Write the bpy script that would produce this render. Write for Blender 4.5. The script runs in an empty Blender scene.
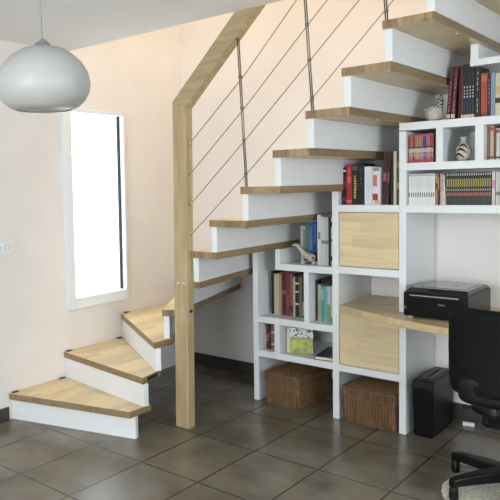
import bpy, bmesh, math, random
from mathutils import Vector, Matrix
random.seed(7)
S = bpy.context.scene
C = S.collection
PI = math.pi

# ---------------------------------------------------------------- camera
cd = bpy.data.cameras.new('camera')
cam = bpy.data.objects.new('camera', cd); C.objects.link(cam)
cd.sensor_width = 36; cd.sensor_fit = 'HORIZONTAL'
cd.lens = 666.03 / 500 * 36
cd.shift_x = (250 - 125.88) / 500
cd.shift_y = (225.33 - 250) / 500
cr, cu, cw = Vector((.723838, .689579, -.023223)), Vector((-.022837, .057584, .998079)), Vector((-.689592, .721917, -.057429))
m = Matrix.Identity(4)
for i in range(3):
    m[i][0], m[i][1], m[i][2] = cr[i], cu[i], -cw[i]
m[0][3], m[1][3], m[2][3] = 0, 0, 1.435
cam.matrix_world = m
cd.clip_start = .05
S.camera = cam

# ---------------------------------------------------------------- light and exposure
S.view_settings.view_transform = 'Standard'
S.view_settings.look = 'None'
S.view_settings.gamma = 1
S.view_settings.use_curve_mapping = False
S.view_settings.exposure = 0.33
w = bpy.data.worlds.new('daylight'); S.world = w; w.use_nodes = True
bg = w.node_tree.nodes['Background']
bg.inputs[0].default_value = (.90, .96, 1.0, 1); bg.inputs[1].default_value = 4.2

def area(name, loc, target, sx, sy, power, col):
    l = bpy.data.lights.new(name, 'AREA'); l.shape = 'RECTANGLE'; l.size = sx; l.size_y = sy
    l.energy = power; l.color = col
    o = bpy.data.objects.new(name, l); C.objects.link(o); o.location = loc
    o.rotation_euler = (Vector(target) - Vector(loc)).to_track_quat('-Z', 'Y').to_euler()
    return o
area('daylight_rear_window', (-.9, -1.72, 1.35), (-1.3, 3.7, 1.0), 2.0, 1.7, 58, (.90, .95, 1.0))
area('daylight_side_window', (2.12, 1.2, 1.4), (-1.8, 2.6, 1.1), 1.7, 1.5, 36, (.90, .95, 1.0))
area('upstairs_ceiling_light', (-2.3, 3.6, 4.7), (-2.3, 3.6, 2.0), 1.2, .6, 36, (1.0, .85, .66))

# ---------------------------------------------------------------- materials
MC = {}
def mat(name, col, rough=.55, metal=0, spec=.5, coat=0):
    if name in MC: return MC[name]
    m = bpy.data.materials.new(name); m.use_nodes = True
    b = m.node_tree.nodes['Principled BSDF']
    b.inputs['Base Color'].default_value = (*col, 1); b.inputs['Roughness'].default_value = rough
    b.inputs['Metallic'].default_value = metal; b.inputs['Specular IOR Level'].default_value = spec
    b.inputs['Coat Weight'].default_value = coat
    MC[name] = m
    return m
def noisy(name, c1, c2, scale=(4, 4, 4), rough=.6, detail=3, bump=0, spec=.5, lo=.35, hi=.65):
    if name in MC: return MC[name]
    m = mat(name, c1, rough, spec=spec); nt = m.node_tree; N = nt.nodes; L = nt.links
    b = N['Principled BSDF']
    tc = N.new('ShaderNodeTexCoord'); mp = N.new('ShaderNodeMapping'); mp.inputs['Scale'].default_value = scale
    nz = N.new('ShaderNodeTexNoise'); nz.inputs['Scale'].default_value = 1; nz.inputs['Detail'].default_value = detail
    cr_ = N.new('ShaderNodeValToRGB'); cr_.color_ramp.elements[0].position = lo; cr_.color_ramp.elements[1].position = hi
    cr_.color_ramp.elements[0].color = (*c1, 1); cr_.color_ramp.elements[1].color = (*c2, 1)
    L.new(tc.outputs['Object'], mp.inputs[0]); L.new(mp.outputs[0], nz.inputs['Vector'])
    L.new(nz.outputs[0], cr_.inputs[0]); L.new(cr_.outputs[0], b.inputs['Base Color'])
    if bump:
        bp = N.new('ShaderNodeBump'); bp.inputs['Strength'].default_value = bump; bp.inputs['Distance'].default_value = .004
        L.new(nz.outputs[0], bp.inputs['Height']); L.new(bp.outputs[0], b.inputs['Normal'])
    return m
def wood(name, c1, c2, along='Y', strip=None, across='X', var=.25, rough=.42):
    """grain streaks running along one axis, glued strips laid side by side across another"""
    if name in MC: return MC[name]
    m = mat(name, c1, rough); nt = m.node_tree; N = nt.nodes; L = nt.links; b = N['Principled BSDF']
    tc = N.new('ShaderNodeTexCoord'); mp = N.new('ShaderNodeMapping')
    mp.inputs['Scale'].default_value = tuple(3.0 if a == along else 38.0 for a in 'XYZ')
    nz = N.new('ShaderNodeTexNoise'); nz.inputs['Scale'].default_value = 1; nz.inputs['Detail'].default_value = 4; nz.inputs['Distortion'].default_value = .6
    r = N.new('ShaderNodeValToRGB'); r.color_ramp.elements[0].position = .3; r.color_ramp.elements[1].position = .72
    r.color_ramp.elements[0].color = (*c2, 1); r.color_ramp.elements[1].color = (*c1, 1)
    L.new(tc.outputs['Object'], mp.inputs[0]); L.new(mp.outputs[0], nz.inputs['Vector']); L.new(nz.outputs[0], r.inputs[0])
    last = r.outputs[0]
    if strip:
        sp = N.new('ShaderNodeSeparateXYZ'); L.new(tc.outputs['Object'], sp.inputs[0])
        def step(ax, size):
            d = N.new('ShaderNodeMath'); d.operation = 'DIVIDE'; d.inputs[1].default_value = size
            L.new(sp.outputs[ax], d.inputs[0])
            f = N.new('ShaderNodeMath'); f.operation = 'FLOOR'; L.new(d.outputs[0], f.inputs[0]); return f
        f1 = step('XYZ'.index(across), strip)
        cb = N.new('ShaderNodeCombineXYZ'); L.new(f1.outputs[0], cb.inputs[0])
        sh = N.new('ShaderNodeMath'); sh.operation = 'MULTIPLY_ADD'; sh.inputs[1].default_value = .37
        L.new(f1.outputs[0], sh.inputs[0]); L.new(sp.outputs['XYZ'.index(along)], sh.inputs[2])
        d2 = N.new('ShaderNodeMath'); d2.operation = 'DIVIDE'; d2.inputs[1].default_value = .42; L.new(sh.outputs[0], d2.inputs[0])
        f2 = N.new('ShaderNodeMath'); f2.operation = 'FLOOR'; L.new(d2.outputs[0], f2.inputs[0]); L.new(f2.outputs[0], cb.inputs[1])
        wn = N.new('ShaderNodeTexWhiteNoise'); wn.noise_dimensions = '3D'; L.new(cb.outputs[0], wn.inputs['Vector'])
        mr = N.new('ShaderNodeMapRange'); mr.inputs['To Min'].default_value = 1 - var; mr.inputs['To Max'].default_value = 1 + var * .35
        L.new(wn.outputs['Value'], mr.inputs[0])
        mx = N.new('ShaderNodeVectorMath'); mx.operation = 'SCALE'; L.new(last, mx.inputs[0]); L.new(mr.outputs[0], mx.inputs['Scale'])
        last = mx.outputs[0]
    L.new(last, b.inputs['Base Color'])
    return m

M_wall = noisy('cream_plaster', (.80, .755, .715), (.83, .785, .745), (3, 3, 3), .9, bump=.03)
M_wall2 = noisy('pink_cream_plaster', (.79, .755, .735), (.82, .785, .765), (3, 3, 3), .9, bump=.03)
M_ceil = noisy('matt_ceiling_paint', (.78, .79, .79), (.80, .81, .81), (2, 2, 2), .95)
M_white = noisy('white_lacquer', (.80, .82, .83), (.82, .84, .85), (3, 3, 3), .5)
M_frame = mat('white_pvc', (.80, .83, .86), .35)
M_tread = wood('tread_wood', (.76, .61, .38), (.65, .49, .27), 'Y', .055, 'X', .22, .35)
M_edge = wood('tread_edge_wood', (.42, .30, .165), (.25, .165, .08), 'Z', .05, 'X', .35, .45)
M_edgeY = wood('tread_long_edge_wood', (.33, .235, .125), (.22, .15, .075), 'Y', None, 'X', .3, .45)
M_post = wood('post_wood', (.55, .43, .25), (.40, .30, .155), 'Z', None, 'X', .2, .4)
M_door = wood('maple_panel', (.80, .66, .41), (.70, .55, .31), 'X', .075, 'Z', .12, .4)
M_desk = wood('desk_wood', (.76, .60, .35), (.66, .49, .26), 'X', .06, 'Y', .14, .32)
M_steel = mat('brushed_steel', (.55, .53, .50), .3, 1)
M_rod = mat('rod_steel', (.24, .225, .20), .42, 1)
M_black = mat('black_plastic', (.012, .012, .014), .35)
M_blackfab = noisy('black_mesh_fabric', (.004, .004, .0045), (.007, .007, .0075), (60, 60, 60), .7, spec=.15)
M_dark = mat('dark_rubber', (.02, .017, .016), .8)
M_bb = noisy('dark_tile_skirting', (.045, .04, .036), (.06, .054, .048), (6, 6, 6), .4)

def floor_material():
    m = mat('taupe_floor_tiles', (.2, .18, .15), .28); nt = m.node_tree; N = nt.nodes; L = nt.links; b = N['Principled BSDF']
    tc = N.new('ShaderNodeTexCoord'); mp = N.new('ShaderNodeMapping'); mp.inputs['Location'].default_value = (2.31 + .3665 * 6, -1.99 + .505 * 8, 0)
    br = N.new('ShaderNodeTexBrick'); br.offset = 0; br.squash = 1
    br.inputs['Scale'].default_value = 1; br.inputs['Brick Width'].default_value = .3665; br.inputs['Row Height'].default_value = .505
    br.inputs['Mortar Size'].default_value = .0048; br.inputs['Mortar Smooth'].default_value = .2; br.inputs['Bias'].default_value = 0
    L.new(tc.outputs['Object'], mp.inputs[0]); L.new(mp.outputs[0], br.inputs['Vector'])
    nz = N.new('ShaderNodeTexNoise'); nz.inputs['Scale'].default_value = 4; nz.inputs['Detail'].default_value = 3; nz.inputs['Roughness'].default_value = .5
    L.new(tc.outputs['Object'], nz.inputs['Vector'])
    r = N.new('ShaderNodeValToRGB'); r.color_ramp.elements[0].position = .3; r.color_ramp.elements[1].position = .72
    r.color_ramp.elements[0].color = (.115, .098, .072, 1); r.color_ramp.elements[1].color = (.21, .184, .14, 1)
    L.new(nz.outputs[0], r.inputs[0])
    mx = N.new('ShaderNodeMix'); mx.data_type = 'RGBA'; L.new(br.outputs['Fac'], mx.inputs['Factor']); L.new(r.outputs[0], mx.inputs[6]); mx.inputs[7].default_value = (.035, .029, .023, 1)
    L.new(mx.outputs[2], b.inputs['Base Color'])
    b.inputs['Roughness'].default_value = .22
    bp = N.new('ShaderNodeBump'); bp.inputs['Strength'].default_value = .25; bp.inputs['Distance'].default_value = .003; bp.invert = True
    L.new(br.outputs['Fac'], bp.inputs['Height']); L.new(bp.outputs[0], b.inputs['Normal'])
    return m
M_floor = floor_material()
def glass_material():
    m = bpy.data.materials.new('window_glass'); m.use_nodes = True; nt = m.node_tree; N = nt.nodes; L = nt.links
    N.remove(N['Principled BSDF']); out = N['Material Output']
    t = N.new('ShaderNodeBsdfTransparent'); t.inputs[0].default_value = (.96, .98, .98, 1)
    g = N.new('ShaderNodeBsdfGlossy'); g.inputs['Roughness'].default_value = .02
    mx = N.new('ShaderNodeMixShader'); mx.inputs[0].default_value = .06
    L.new(t.outputs[0], mx.inputs[1]); L.new(g.outputs[0], mx.inputs[2]); L.new(mx.outputs[0], out.inputs[0])
    return m
M_glass = glass_material()
def frosted_material():
    m = bpy.data.materials.new('frosted_shade_glass'); m.use_nodes = True; nt = m.node_tree; N = nt.nodes; L = nt.links
    b = N['Principled BSDF']; out = N['Material Output']
    b.inputs['Base Color'].default_value = (.66, .66, .635, 1); b.inputs['Roughness'].default_value = .3
    t = N.new('ShaderNodeBsdfTranslucent'); t.inputs[0].default_value = (.76, .76, .73, 1)
    mx = N.new('ShaderNodeMixShader'); mx.inputs[0].default_value = .42
    L.new(b.outputs[0], mx.inputs[1]); L.new(t.outputs[0], mx.inputs[2]); L.new(mx.outputs[0], out.inputs[0])
    return m
M_frost = frosted_material()
def colmat(c, rough=.5):
    return mat('paint_%02x%02x%02x' % tuple(int(max(0, min(1, v)) * 255) for v in c), c, rough)

# ---------------------------------------------------------------- mesh helpers
class MB:
    def __init__(s): s.v = []; s.f = []; s.m = []; s.mats = []
    def mi(s, mt):
        if mt is None: return 0
        if mt not in s.mats: s.mats.append(mt)
        return s.mats.index(mt)
    def add(s, vs, fs, mt=None):
        b = len(s.v); s.v += [tuple(v) for v in vs]; s.f += [tuple(b + i for i in f) for f in fs]; s.m += [s.mi(mt)] * len(fs)
        return s
    def box(s, x0, x1, y0, y1, z0, z1, mt=None, M=None):
        vs = [Vector(p) for p in ((x0, y0, z0), (x1, y0, z0), (x1, y1, z0), (x0, y1, z0), (x0, y0, z1), (x1, y0, z1), (x1, y1, z1), (x0, y1, z1))]
        if M: vs = [M @ v for v in vs]
        return s.add(vs, [(0, 3, 2, 1), (4, 5, 6, 7), (0, 1, 5, 4), (1, 2, 6, 5), (2, 3, 7, 6), (3, 0, 4, 7)], mt)
    def prism(s, poly, z0, z1, mt=None, side=None, sides=None):
        n = len(poly)
        a = sum(poly[i][0] * poly[(i + 1) % n][1] - poly[(i + 1) % n][0] * poly[i][1] for i in range(n))
        if a < 0: poly = poly[::-1]; sides = sides and [sides[(n - 2 - i) % n] for i in range(n)]
        vs = [(x, y, z0) for x, y in poly] + [(x, y, z1) for x, y in poly]
        s.add(vs, [tuple(range(n - 1, -1, -1)), tuple(range(n, 2 * n))], mt)
        for i in range(n):
            j = (i + 1) % n
            mm = sides[i] if sides else (side or mt)
            b = len(s.v) - 2 * n if i == 0 else b0
            if i == 0: b0 = b
            s.f.append((b0 + i, b0 + j, b0 + n + j, b0 + n + i)); s.m.append(s.mi(mm))
        return s
    def tube(s, pts, r, n=10, mt=None, cap=True):
        pts = [Vector(p) for p in pts]; rs = r if isinstance(r, (list, tuple)) else [r] * len(pts)
        vs = []; fs = []
        for i, p in enumerate(pts):
            d = (pts[min(i + 1, len(pts) - 1)] - pts[max(i - 1, 0)]).normalized()
            a = d.cross(Vector((0, 0, 1)));
            if a.length < .05: a = d.cross(Vector((0, 1, 0)))
            a.normalize(); b = d.cross(a).normalized()
            for k in range(n):
                t = 2 * PI * k / n; vs.append(p + rs[i] * (math.cos(t) * a + math.sin(t) * b))
        for i in range(len(pts) - 1):
            for k in range(n):
                k2 = (k + 1) % n; fs.append((i * n + k, i * n + k2, (i + 1) * n + k2, (i + 1) * n + k))
        if cap: fs += [tuple(range(n - 1, -1, -1)), tuple((len(pts) - 1) * n + k for k in range(n))]
        return s.add(vs, fs, mt)
    def lathe(s, prof, c=(0, 0, 0), n=32, mt=None, cap0=False, cap1=False):
        vs = []; fs = []
        for r, z in prof:
            for k in range(n):
                t = 2 * PI * k / n; vs.append((c[0] + r * math.cos(t), c[1] + r * math.sin(t), c[2] + z))
        for i in range(len(prof) - 1):
            for k in range(n):
                k2 = (k + 1) % n; fs.append((i * n + k, i * n + k2, (i + 1) * n + k2, (i + 1) * n + k))
        if cap0: fs.append(tuple(range(n - 1, -1, -1)))
        if cap1: fs.append(tuple((len(prof) - 1) * n + k for k in range(n)))
        return s.add(vs, fs, mt)
    def pad(s, c, a, e1=.35, e2=.35, n=40, mt=None, M=None):
        """rounded cushion: superellipsoid of half sizes a"""
        def sg(v, e): return math.copysign(abs(v) ** e, v)
        vs = []; fs = []; h = n // 2
        for i in range(h + 1):
            u = -PI / 2 + PI * i / h
            for k in range(n):
                t = 2 * PI * k / n
                p = Vector((a[0] * sg(math.cos(u), e1) * sg(math.cos(t), e2), a[1] * sg(math.cos(u), e1) * sg(math.sin(t), e2), a[2] * sg(math.sin(u), e1)))
                if M: p = M @ p
                vs.append(p + Vector(c))
        for i in range(h):
            for k in range(n):
                k2 = (k + 1) % n; fs.append((i * n + k, i * n + k2, (i + 1) * n + k2, (i + 1) * n + k))
        return s.add(vs, fs, mt)
    def build(s, name, mt=None, parent=None, bevel=0, smooth=False, loc=None, seg=2):
        me = bpy.data.meshes.new(name); me.from_pydata(s.v, [], s.f)
        mats = s.mats or [mt or M_white]
        for k in mats: me.materials.append(k)
        for p, i in zip(me.polygons, s.m): p.material_index = i; p.use_smooth = smooth
        bm = bmesh.new(); bm.from_mesh(me); bmesh.ops.recalc_face_normals(bm, faces=bm.faces); bm.to_mesh(me); bm.free()
        o = bpy.data.objects.new(name, me); C.objects.link(o)
        if parent: o.parent = parent
        if loc: o.location = loc
        if bevel:
            b = o.modifiers.new('bevel', 'BEVEL'); b.width = bevel; b.segments = seg; b.limit_method = 'ANGLE'; b.angle_limit = .6
        return o
def tag(o, label, cat, group=None, kind=None):
    o['label'] = label; o['category'] = cat
    if group: o['group'] = group
    if kind: o['kind'] = kind
    return o
def thing(name, label, cat, loc=(0, 0, 0), rz=0, group=None):
    o = bpy.data.objects.new(name, None); C.objects.link(o); o.location = loc; o.rotation_euler = (0, 0, rz)
    o.empty_display_size = .05
    return tag(o, label, cat, group)
def struct(name, mb, mt, parent=None, bevel=0):
    o = mb.build(name, mt, parent, bevel)
    if not parent: o['kind'] = 'structure'
    return o
def copy_thing(root, loc=None, label=None):
    c = root.copy(); C.objects.link(c)
    if loc: c.location = loc
    if label: c['label'] = label
    for ch in root.children:
        d = ch.copy(); C.objects.link(d); d.parent = c
    return c

# ---------------------------------------------------------------- room
XL, XR, YB, YF = -3.372, 2.2, 4.205, -1.8
ZC, ZU, YE = 2.345, 2.52, 3.0
struct('floor', MB().box(XL - .3, XR + .3, YF - .3, YB + .3, -.1, 0), M_floor)
wy0, wy1, wz0, wz1 = 2.925, 3.515, .615, 1.972
b = MB()
b.box(XL - .3, XL, YF - .3, wy0, 0, 5); b.box(XL - .3, XL, wy1, YB + .3, 0, 5)
b.box(XL - .3, XL, wy0, wy1, 0, wz0); b.box(XL - .3, XL, wy0, wy1, wz1, 5)
struct('wall_left', b, M_wall)
struct('wall_back', MB().box(XL, XR + .3, YB, YB + .3, 0, 5), M_wall2)
# rear wall with a wide opening
b = MB(); ax0, ax1, az0, az1 = -2.0, .2, .45, 2.2
b.box(XL, ax0, YF - .3, YF, 0, ZC); b.box(ax1, XR, YF - .3, YF, 0, ZC); b.box(ax0, ax1, YF - .3, YF, 0, az0); b.box(ax0, ax1, YF - .3, YF, az1, ZC)
struct('wall_rear', b, M_wall)
b = MB(); by0, by1, bz0, bz1 = .3, 2.1, .6, 2.15
b.box(XR, XR + .3, YF - .3, by0, 0, 5); b.box(XR, XR + .3, by1, YB, 0, 5); b.box(XR, XR + .3, by0, by1, 0, bz0); b.box(XR, XR + .3, by0, by1, bz1, 5)
struct('wall_right', b, M_wall)
b = MB(); b.box(XL, XR, YF - .3, YE, ZC, ZU); b.box(-.85, XR, YE, YB, ZC, ZU)
struct('ceiling', b, M_ceil)
struct('sky_blocker_wall', MB().box(XL, XR, YE - .15, YE, ZU, 5), M_wall)  # unseen closing wall, added to keep sky light out of the stairwell
struct('ceiling_upper', MB().box(XL - .3, XR + .3, YE - .15, YB + .3, 5, 5.1), M_ceil)
struct('baseboard_back', MB().box(XL, XR, YB - .012, YB, 0, .095), M_bb, bevel=.002)
struct('baseboard_left', MB().box(XL, XL + .012, YF, 2.43, 0, .085), M_bb, bevel=.002)

# window in the left wall: frame, glass
def ring(b, x0, x1, y0, y1, z0, z1, i0, i1, k0, k1):
    b.box(x0, x1, y0, i0, z0, z1); b.box(x0, x1, i1, y1, z0, z1); b.box(x0, x1, i0, i1, z0, k0); b.box(x0, x1, i0, i1, k1, z1)
b = MB(); ring(b, XL - .05, XL + .03, wy0, wy1, wz0, wz1, 2.998, 3.492, .69, 1.945)
fr = struct('window_1', b, M_frame, bevel=.004)
MB().box(XL - .022, XL - .016, 2.998, 3.492, .69, 1.945).build('pane', M_glass, fr)
b = MB(); ring(b, XL - .29, XL - .05, wy0, wy1, wz0, wz1, wy0 + .012, wy1 - .012, wz0 + .012, wz1 - .012); b.build('reveal_lining', M_frame, fr)
MB().box(XL - .028, XL - .006, 3.484, 3.4915, .692, 1.943).build('gasket', M_dark, fr)
b = MB(); b.box(ax0, ax1, YF - .12, YF - .06, az0, az0 + .07); b.box(ax0, ax1, YF - .12, YF - .06, az1 - .07, az1)
for x in (ax0, -.93, ax1 - .07): b.box(x, x + .07, YF - .12, YF - .06, az0, az1)
fr = struct('window_2', b, M_frame); MB().box(ax0, ax1, YF - .1, YF - .09, az0, az1).build('pane', M_glass, fr)
b = MB(); b.box(XR + .06, XR + .12, by0, by1, bz0, bz0 + .07); b.box(XR + .06, XR + .12, by0, by1, bz1 - .07, bz1)
for y in (by0, 1.165, by1 - .07): b.box(XR + .06, XR + .12, y, y + .07, bz0, bz1)
fr = struct('window_3', b, M_frame); MB().box(XR + .09, XR + .1, by0, by1, bz0, bz1).build('pane', M_glass, fr)

# wall socket
t = thing('wall_socket', 'white double power socket on the cream wall below the lamp', 'socket', (XL, 2.42, 1.08))
MB().box(0, .009, -.07, .07, -.038, .038).build('cover_plate', M_frame, t, bevel=.003)
for dy in (-.034, .034):
    o = MB().lathe([(.019, 0), (.019, .002), (.016, .002), (.016, -.004)], n=20, cap1=True).build('socket_face', mat('socket_grey', (.45, .45, .47), .5), t, loc=(.009, dy, 0)); o.rotation_euler = (0, PI / 2, 0)

# ---------------------------------------------------------------- staircase
TZ = [.168, .340, .514, .690, .872, 1.055, 1.238, 1.4215, 1.608, 1.793, 1.978, 2.165, 2.350]
YE2 = 3.05
B_ = YB - .002; W_ = XL + .002
TP = [
    [(W_, 2.436), (-2.55, 2.667), (-2.55, 2.846), (W_, 2.945)],
    [(W_, 2.896), (-2.542, 2.773), (-2.578, 2.969), (W_, 3.50)],
    [(W_, 3.455), (-2.578, 2.916), (-2.566, 3.071), (-3.245, B_), (W_, B_)],
    [(-3.30, B_), (-2.602, 3.022), (-2.515, 3.085), (-2.832, B_)],
    [(-2.875, B_), (-2.555, 3.085), (-2.362, 3.085), (-2.535, B_)],
    [(-2.585, B_), (-2.395, YE2), (-2.215, YE2), (-2.262, B_)],
    [(-2.31, B_), (-2.262, YE2), (-2.008, YE2), (-2.03, B_)],
    [(-2.075, B_), (-2.05, YE2), (-1.805, YE2), (-1.805, B_)],
]
for nx, bx in ((-1.848, -1.637), (-1.66, -1.428), (-1.467, -1.229), (-1.27, -1.043), (-1.085, -.85)):
    TP.append([(nx, B_), (nx, YE2), (bx, YE2), (bx, B_)])
st = thing('staircase', 'winding open-sided staircase with wooden treads and white risers rising to the right', 'staircase', (-2.4, 3.3, 0))
o0 = Vector((-2.4, 3.3, 0))
def sub(poly): return [(x - o0.x, y - o0.y) for x, y in poly]
TT = .040
for i, (z, P) in enumerate(zip(TZ, TP)):
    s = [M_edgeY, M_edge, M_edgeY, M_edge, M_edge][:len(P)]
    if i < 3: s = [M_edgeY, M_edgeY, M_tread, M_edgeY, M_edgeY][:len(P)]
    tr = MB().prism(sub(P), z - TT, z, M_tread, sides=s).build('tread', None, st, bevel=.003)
    # riser standing on the tread below, flush with its back edge
    a, c = Vector(P[0]), Vector(P[1])
    if i == 0: a, c = Vector((W_, 2.452)), Vector((-2.545, 2.70))
    d = (c - a).normalized(); n = Vector((-d.y, d.x));
    back = Vector(P[2])
    if n.dot(back - c) < 0: n = -n
    a2, c2 = a + n * .008, c + n * .008 - d * (.004 if i < 3 else .014)
    if i == 0: c2 = c + n * .008
    if abs(a2.y - B_) > .01: a2 = a2 + d * ((W_ - a2.x) / d.x) if abs(d.x) > .3 else a2
    a3, c3 = a2 + n * .034, c2 + n * .034
    if i < 3: a3 = a3 + d * ((W_ - a3.x) / d.x)
    if i >= 3: a2 = a2 + d * ((B_ - a2.y) / d.y); a3 = a3 + d * ((B_ - a3.y) / d.y)
    z0 = 0 if i == 0 else TZ[i - 1]
    MB().prism(sub([tuple(a2), tuple(c2), tuple(c3), tuple(a3)]), z0, z - TT).build('riser', M_white, st)
    if i >= 5:     # small steel caps of the bolts under the back edge of each tread
        bk = Vector(P[2]); bb = Vector(P[3]); dd = (bb - bk).normalized()
        for q in (.03, .37):
            p = bk + dd * q + Vector((-.022, 0))
            MB().lathe([(.0001, -.007), (.006, -.006), (.009, -.002), (.009, 0)], (p.x - o0.x, p.y - o0.y, z - TT), 14).build('bolt_cap', M_steel, tr, smooth=True)
# black blocks where the lowest treads meet the wall, and the dark slot in the second tread's end
for x, y, z in ((W_ + .014, 2.475, .168), (W_ + .014, 2.865, .168), (W_ + .014, 2.93, .340), (W_ + .014, 3.415, .340), (W_ + .014, 3.50, .514)):
    MB().box(-.012, .012, -.022, .022, 0, .006).build('wall_bracket', M_black, st, bevel=.002, loc=(x - o0.x, y - o0.y, z))
b = MB(); b.box(-.001, .0015, -.055, .055, -.011, .011)
o = b.build('slot', M_dark, st, loc=(-2.558 - o0.x, 2.873 - o0.y, .321)); o.rotation_euler = (0, 0, math.atan2(.036, .196))

# railing: post, sloping handrail, rods, cables
rl = thing('stair_railing', 'square wooden newel post and sloping handrail with steel rods and cables', 'railing', (-2.46, 3.01, 0))
ro = Vector((-2.46, 3.01, 0))
PX0, PX1, PY0, PY1 = -2.489, -2.394, 3.018, 3.084
k = .98; mz0, mz1 = 1.921, 1.878
x0, x1 = PX0 - ro.x, PX1 - ro.x
b = MB(); y0, y1 = PY0 - ro.y, PY1 - ro.y
vs = [(x0, y0, 0), (x1, y0, 0), (x1, y1, 0), (x0, y1, 0), (x0, y0, mz0), (x1, y0, mz1), (x1, y1, mz1), (x0, y1, mz0)]
fs = [(0, 3, 2, 1), (4, 5, 6, 7), (0, 1, 5, 4), (1, 2, 6, 5), (2, 3, 7, 6), (3, 0, 4, 7)]
# front face leans a few millimetres: post foot stands slightly left
vs = [(v[0] - (.018 if v[2] == 0 else 0), v[1], v[2]) for v in vs]
b.add(vs, fs); b.build('newel_post', M_post, rl, bevel=.004)
def rail_wood():
    m = wood('rail_wood', (.52, .42, .25), (.37, .28, .15), 'X', None, 'Z', .2, .4); return m
XE = 1.45
b = MB(); vs = [(x0, y0, mz0), (x1, y0, mz1), (x1, y1, mz1), (x0, y1, mz0), (x0 + XE, y0, mz0 + k * XE), (x1 + XE, y0, mz1 + k * XE), (x1 + XE, y1, mz1 + k * XE), (x0 + XE, y1, mz0 + k * XE)]
b.add(vs, fs); b.build('handrail', rail_wood(), rl, bevel=.004)
def R(x, z, y=3.06): return (x - ro.x, y - ro.y, z)
cab = [[(-2.394, 1.672), (-2.028, 2.01), (-1.676, 2.382), (-1.3, 2.75)],
       [(-2.394, 1.497), (-2.021, 1.844), (-1.646, 2.215), (-1.275, 2.57), (-1.1, 2.74)],
       [(-2.394, 1.323), (-2.019, 1.673), (-1.632, 2.042), (-1.268, 2.39), (-1.0, 2.65)],
       [(-2.394, 1.147), (-2.014, 1.49), (-1.623, 1.854), (-1.263, 2.208), (-.95, 2.52)]]
for c_ in cab:
    cb = MB().tube([R(x, z, 3.05 if i == 0 else 3.06) for i, (x, z) in enumerate(c_)], .0024, 8).build('cable', M_rod, rl, smooth=True)
    MB().tube([R(c_[0][0] - .002, c_[0][1], 3.05), R(c_[0][0] + .012, c_[0][1] + .011, 3.051)], .0055, 10).build('cable_end', M_steel, cb, smooth=True)
for (xb, zb, xt, zt, ks) in ((-2.016, 1.4215, -2.044, 2.215, 0), (-1.623, 1.793, -1.664, 2.58, 1), (-1.252, 2.165, -1.30, 2.93, 2)):
    bal = MB()
    for dx in (-.005, .005):
        bal.tube([R(xb + dx, zb - .02, 3.064), R(xt + dx, zt, 3.04)], .0034, 8)
    bo = bal.build('baluster', M_rod, rl, smooth=True)
    for c_ in cab:
        if ks + 1 < len(c_):
            x, z = c_[ks + 1]
            tt = (z - zb) / (zt - zb); xx = xb + (xt - xb) * tt
            if 0 < tt < 1: MB().tube([R(xx, z - .007, 3.062 - .022 * tt), R(xx, z + .007, 3.062 - .022 * tt)], .010, 10).build('cable_clamp', M_rod, bo, smooth=True)
for x, z in ((-2.468, .862), (-2.430, .862)):
    MB().lathe([(.0001, .008), (.008, .006), (.011, 0)], n=14).build('bolt_head', M_steel, rl, smooth=True, loc=(x - ro.x, PY0 - ro.y, z)).rotation_euler = (PI / 2, 0, 0)
MB().lathe([(.0001, .012), (.008, .010), (.010, 0)], n=14).build('bolt_head', M_dark, rl, smooth=True, loc=(PX1 - .012 - ro.x, 3.05 - ro.y, .70)).rotation_euler = (0, PI / 2, 0)

# ---------------------------------------------------------------- bookcase under the stairs
SY = 3.74; BK = YB - .002
bc = thing('bookcase', 'white stepped bookcase built in under the stairs with two wooden fronts', 'bookcase', (-1.6, SY, 0))
bo_ = Vector((-1.6, SY, 0))
def part(name, x0, x1, z0, z1, mt=M_white, y0=SY, y1=BK, bev=.0015, parent=None):
    return MB().box(x0 - bo_.x, x1 - bo_.x, y0 - bo_.y, y1 - bo_.y, z0, z1).build(name, mt, parent or bc, bevel=bev)
BT = .042
pL0, pL1, pM0, pM1, pR0, pR1 = -2.423, -2.385, -1.862, -1.822, -1.462, -1.423
XEND = -.28
ybb = YB - .014
part('side_panel', pL0, pL1, 0, 1.013, y1=ybb)
part('side_panel', pM0, pM1, 0, 1.379, y1=ybb)
part('side_panel', pR0, pR1, 0, 1.706, y1=ybb)
part('side_panel', XEND, XEND + .04, 0, 2.3, y1=ybb)
b1, b2, b3, b4, b5, b6, b7 = .340, .567, .923, 1.299, 1.531, 1.752, 2.047
part('shelf', pL1, pM0, b1 - BT, b1); part('shelf', pM1, pR0, b1 - BT - .002, b1 - .002)
part('shelf', pL1, pM0, b2 - BT, b2)
part('shelf', -2.255, pM0, b3 - BT, b3); part('shelf', pM1, pR0, .890, .932)
part('shelf', pM1, pR0, b4 - BT, b4); part('shelf', pR1, XEND, b4 - BT, b4)
part('shelf', pR1, XEND, b5 - BT, b5)
part('shelf', pR0, XEND, b6 - BT, b6)
part('shelf', -1.10, XEND, b7 - .034, b7)
part('divider', -2.265, -2.227, b1, b2 - BT)
part('divider', -2.052, -2.018, b2, b3 - BT)
part('divider', -2.254, -2.218, b3, 1.013)
part('divider', -1.266, -1.231, b5, b6 - BT)
part('divider', -1.074, -1.033, b5, b6 - BT)
part('divider', -.82, -.78, b5, b6 - BT)
part('divider', -1.098, -1.061, b7, 2.124)
part('door', pM1 + .003, pR0 - .003, .935, b4 - BT - .003, M_door, SY + .006, SY + .024, .002)
part('drawer_front', pM1 + .003, pR0 - .003, b1 + .001, .657, M_door, SY + .004, SY + .022, .002)

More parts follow.
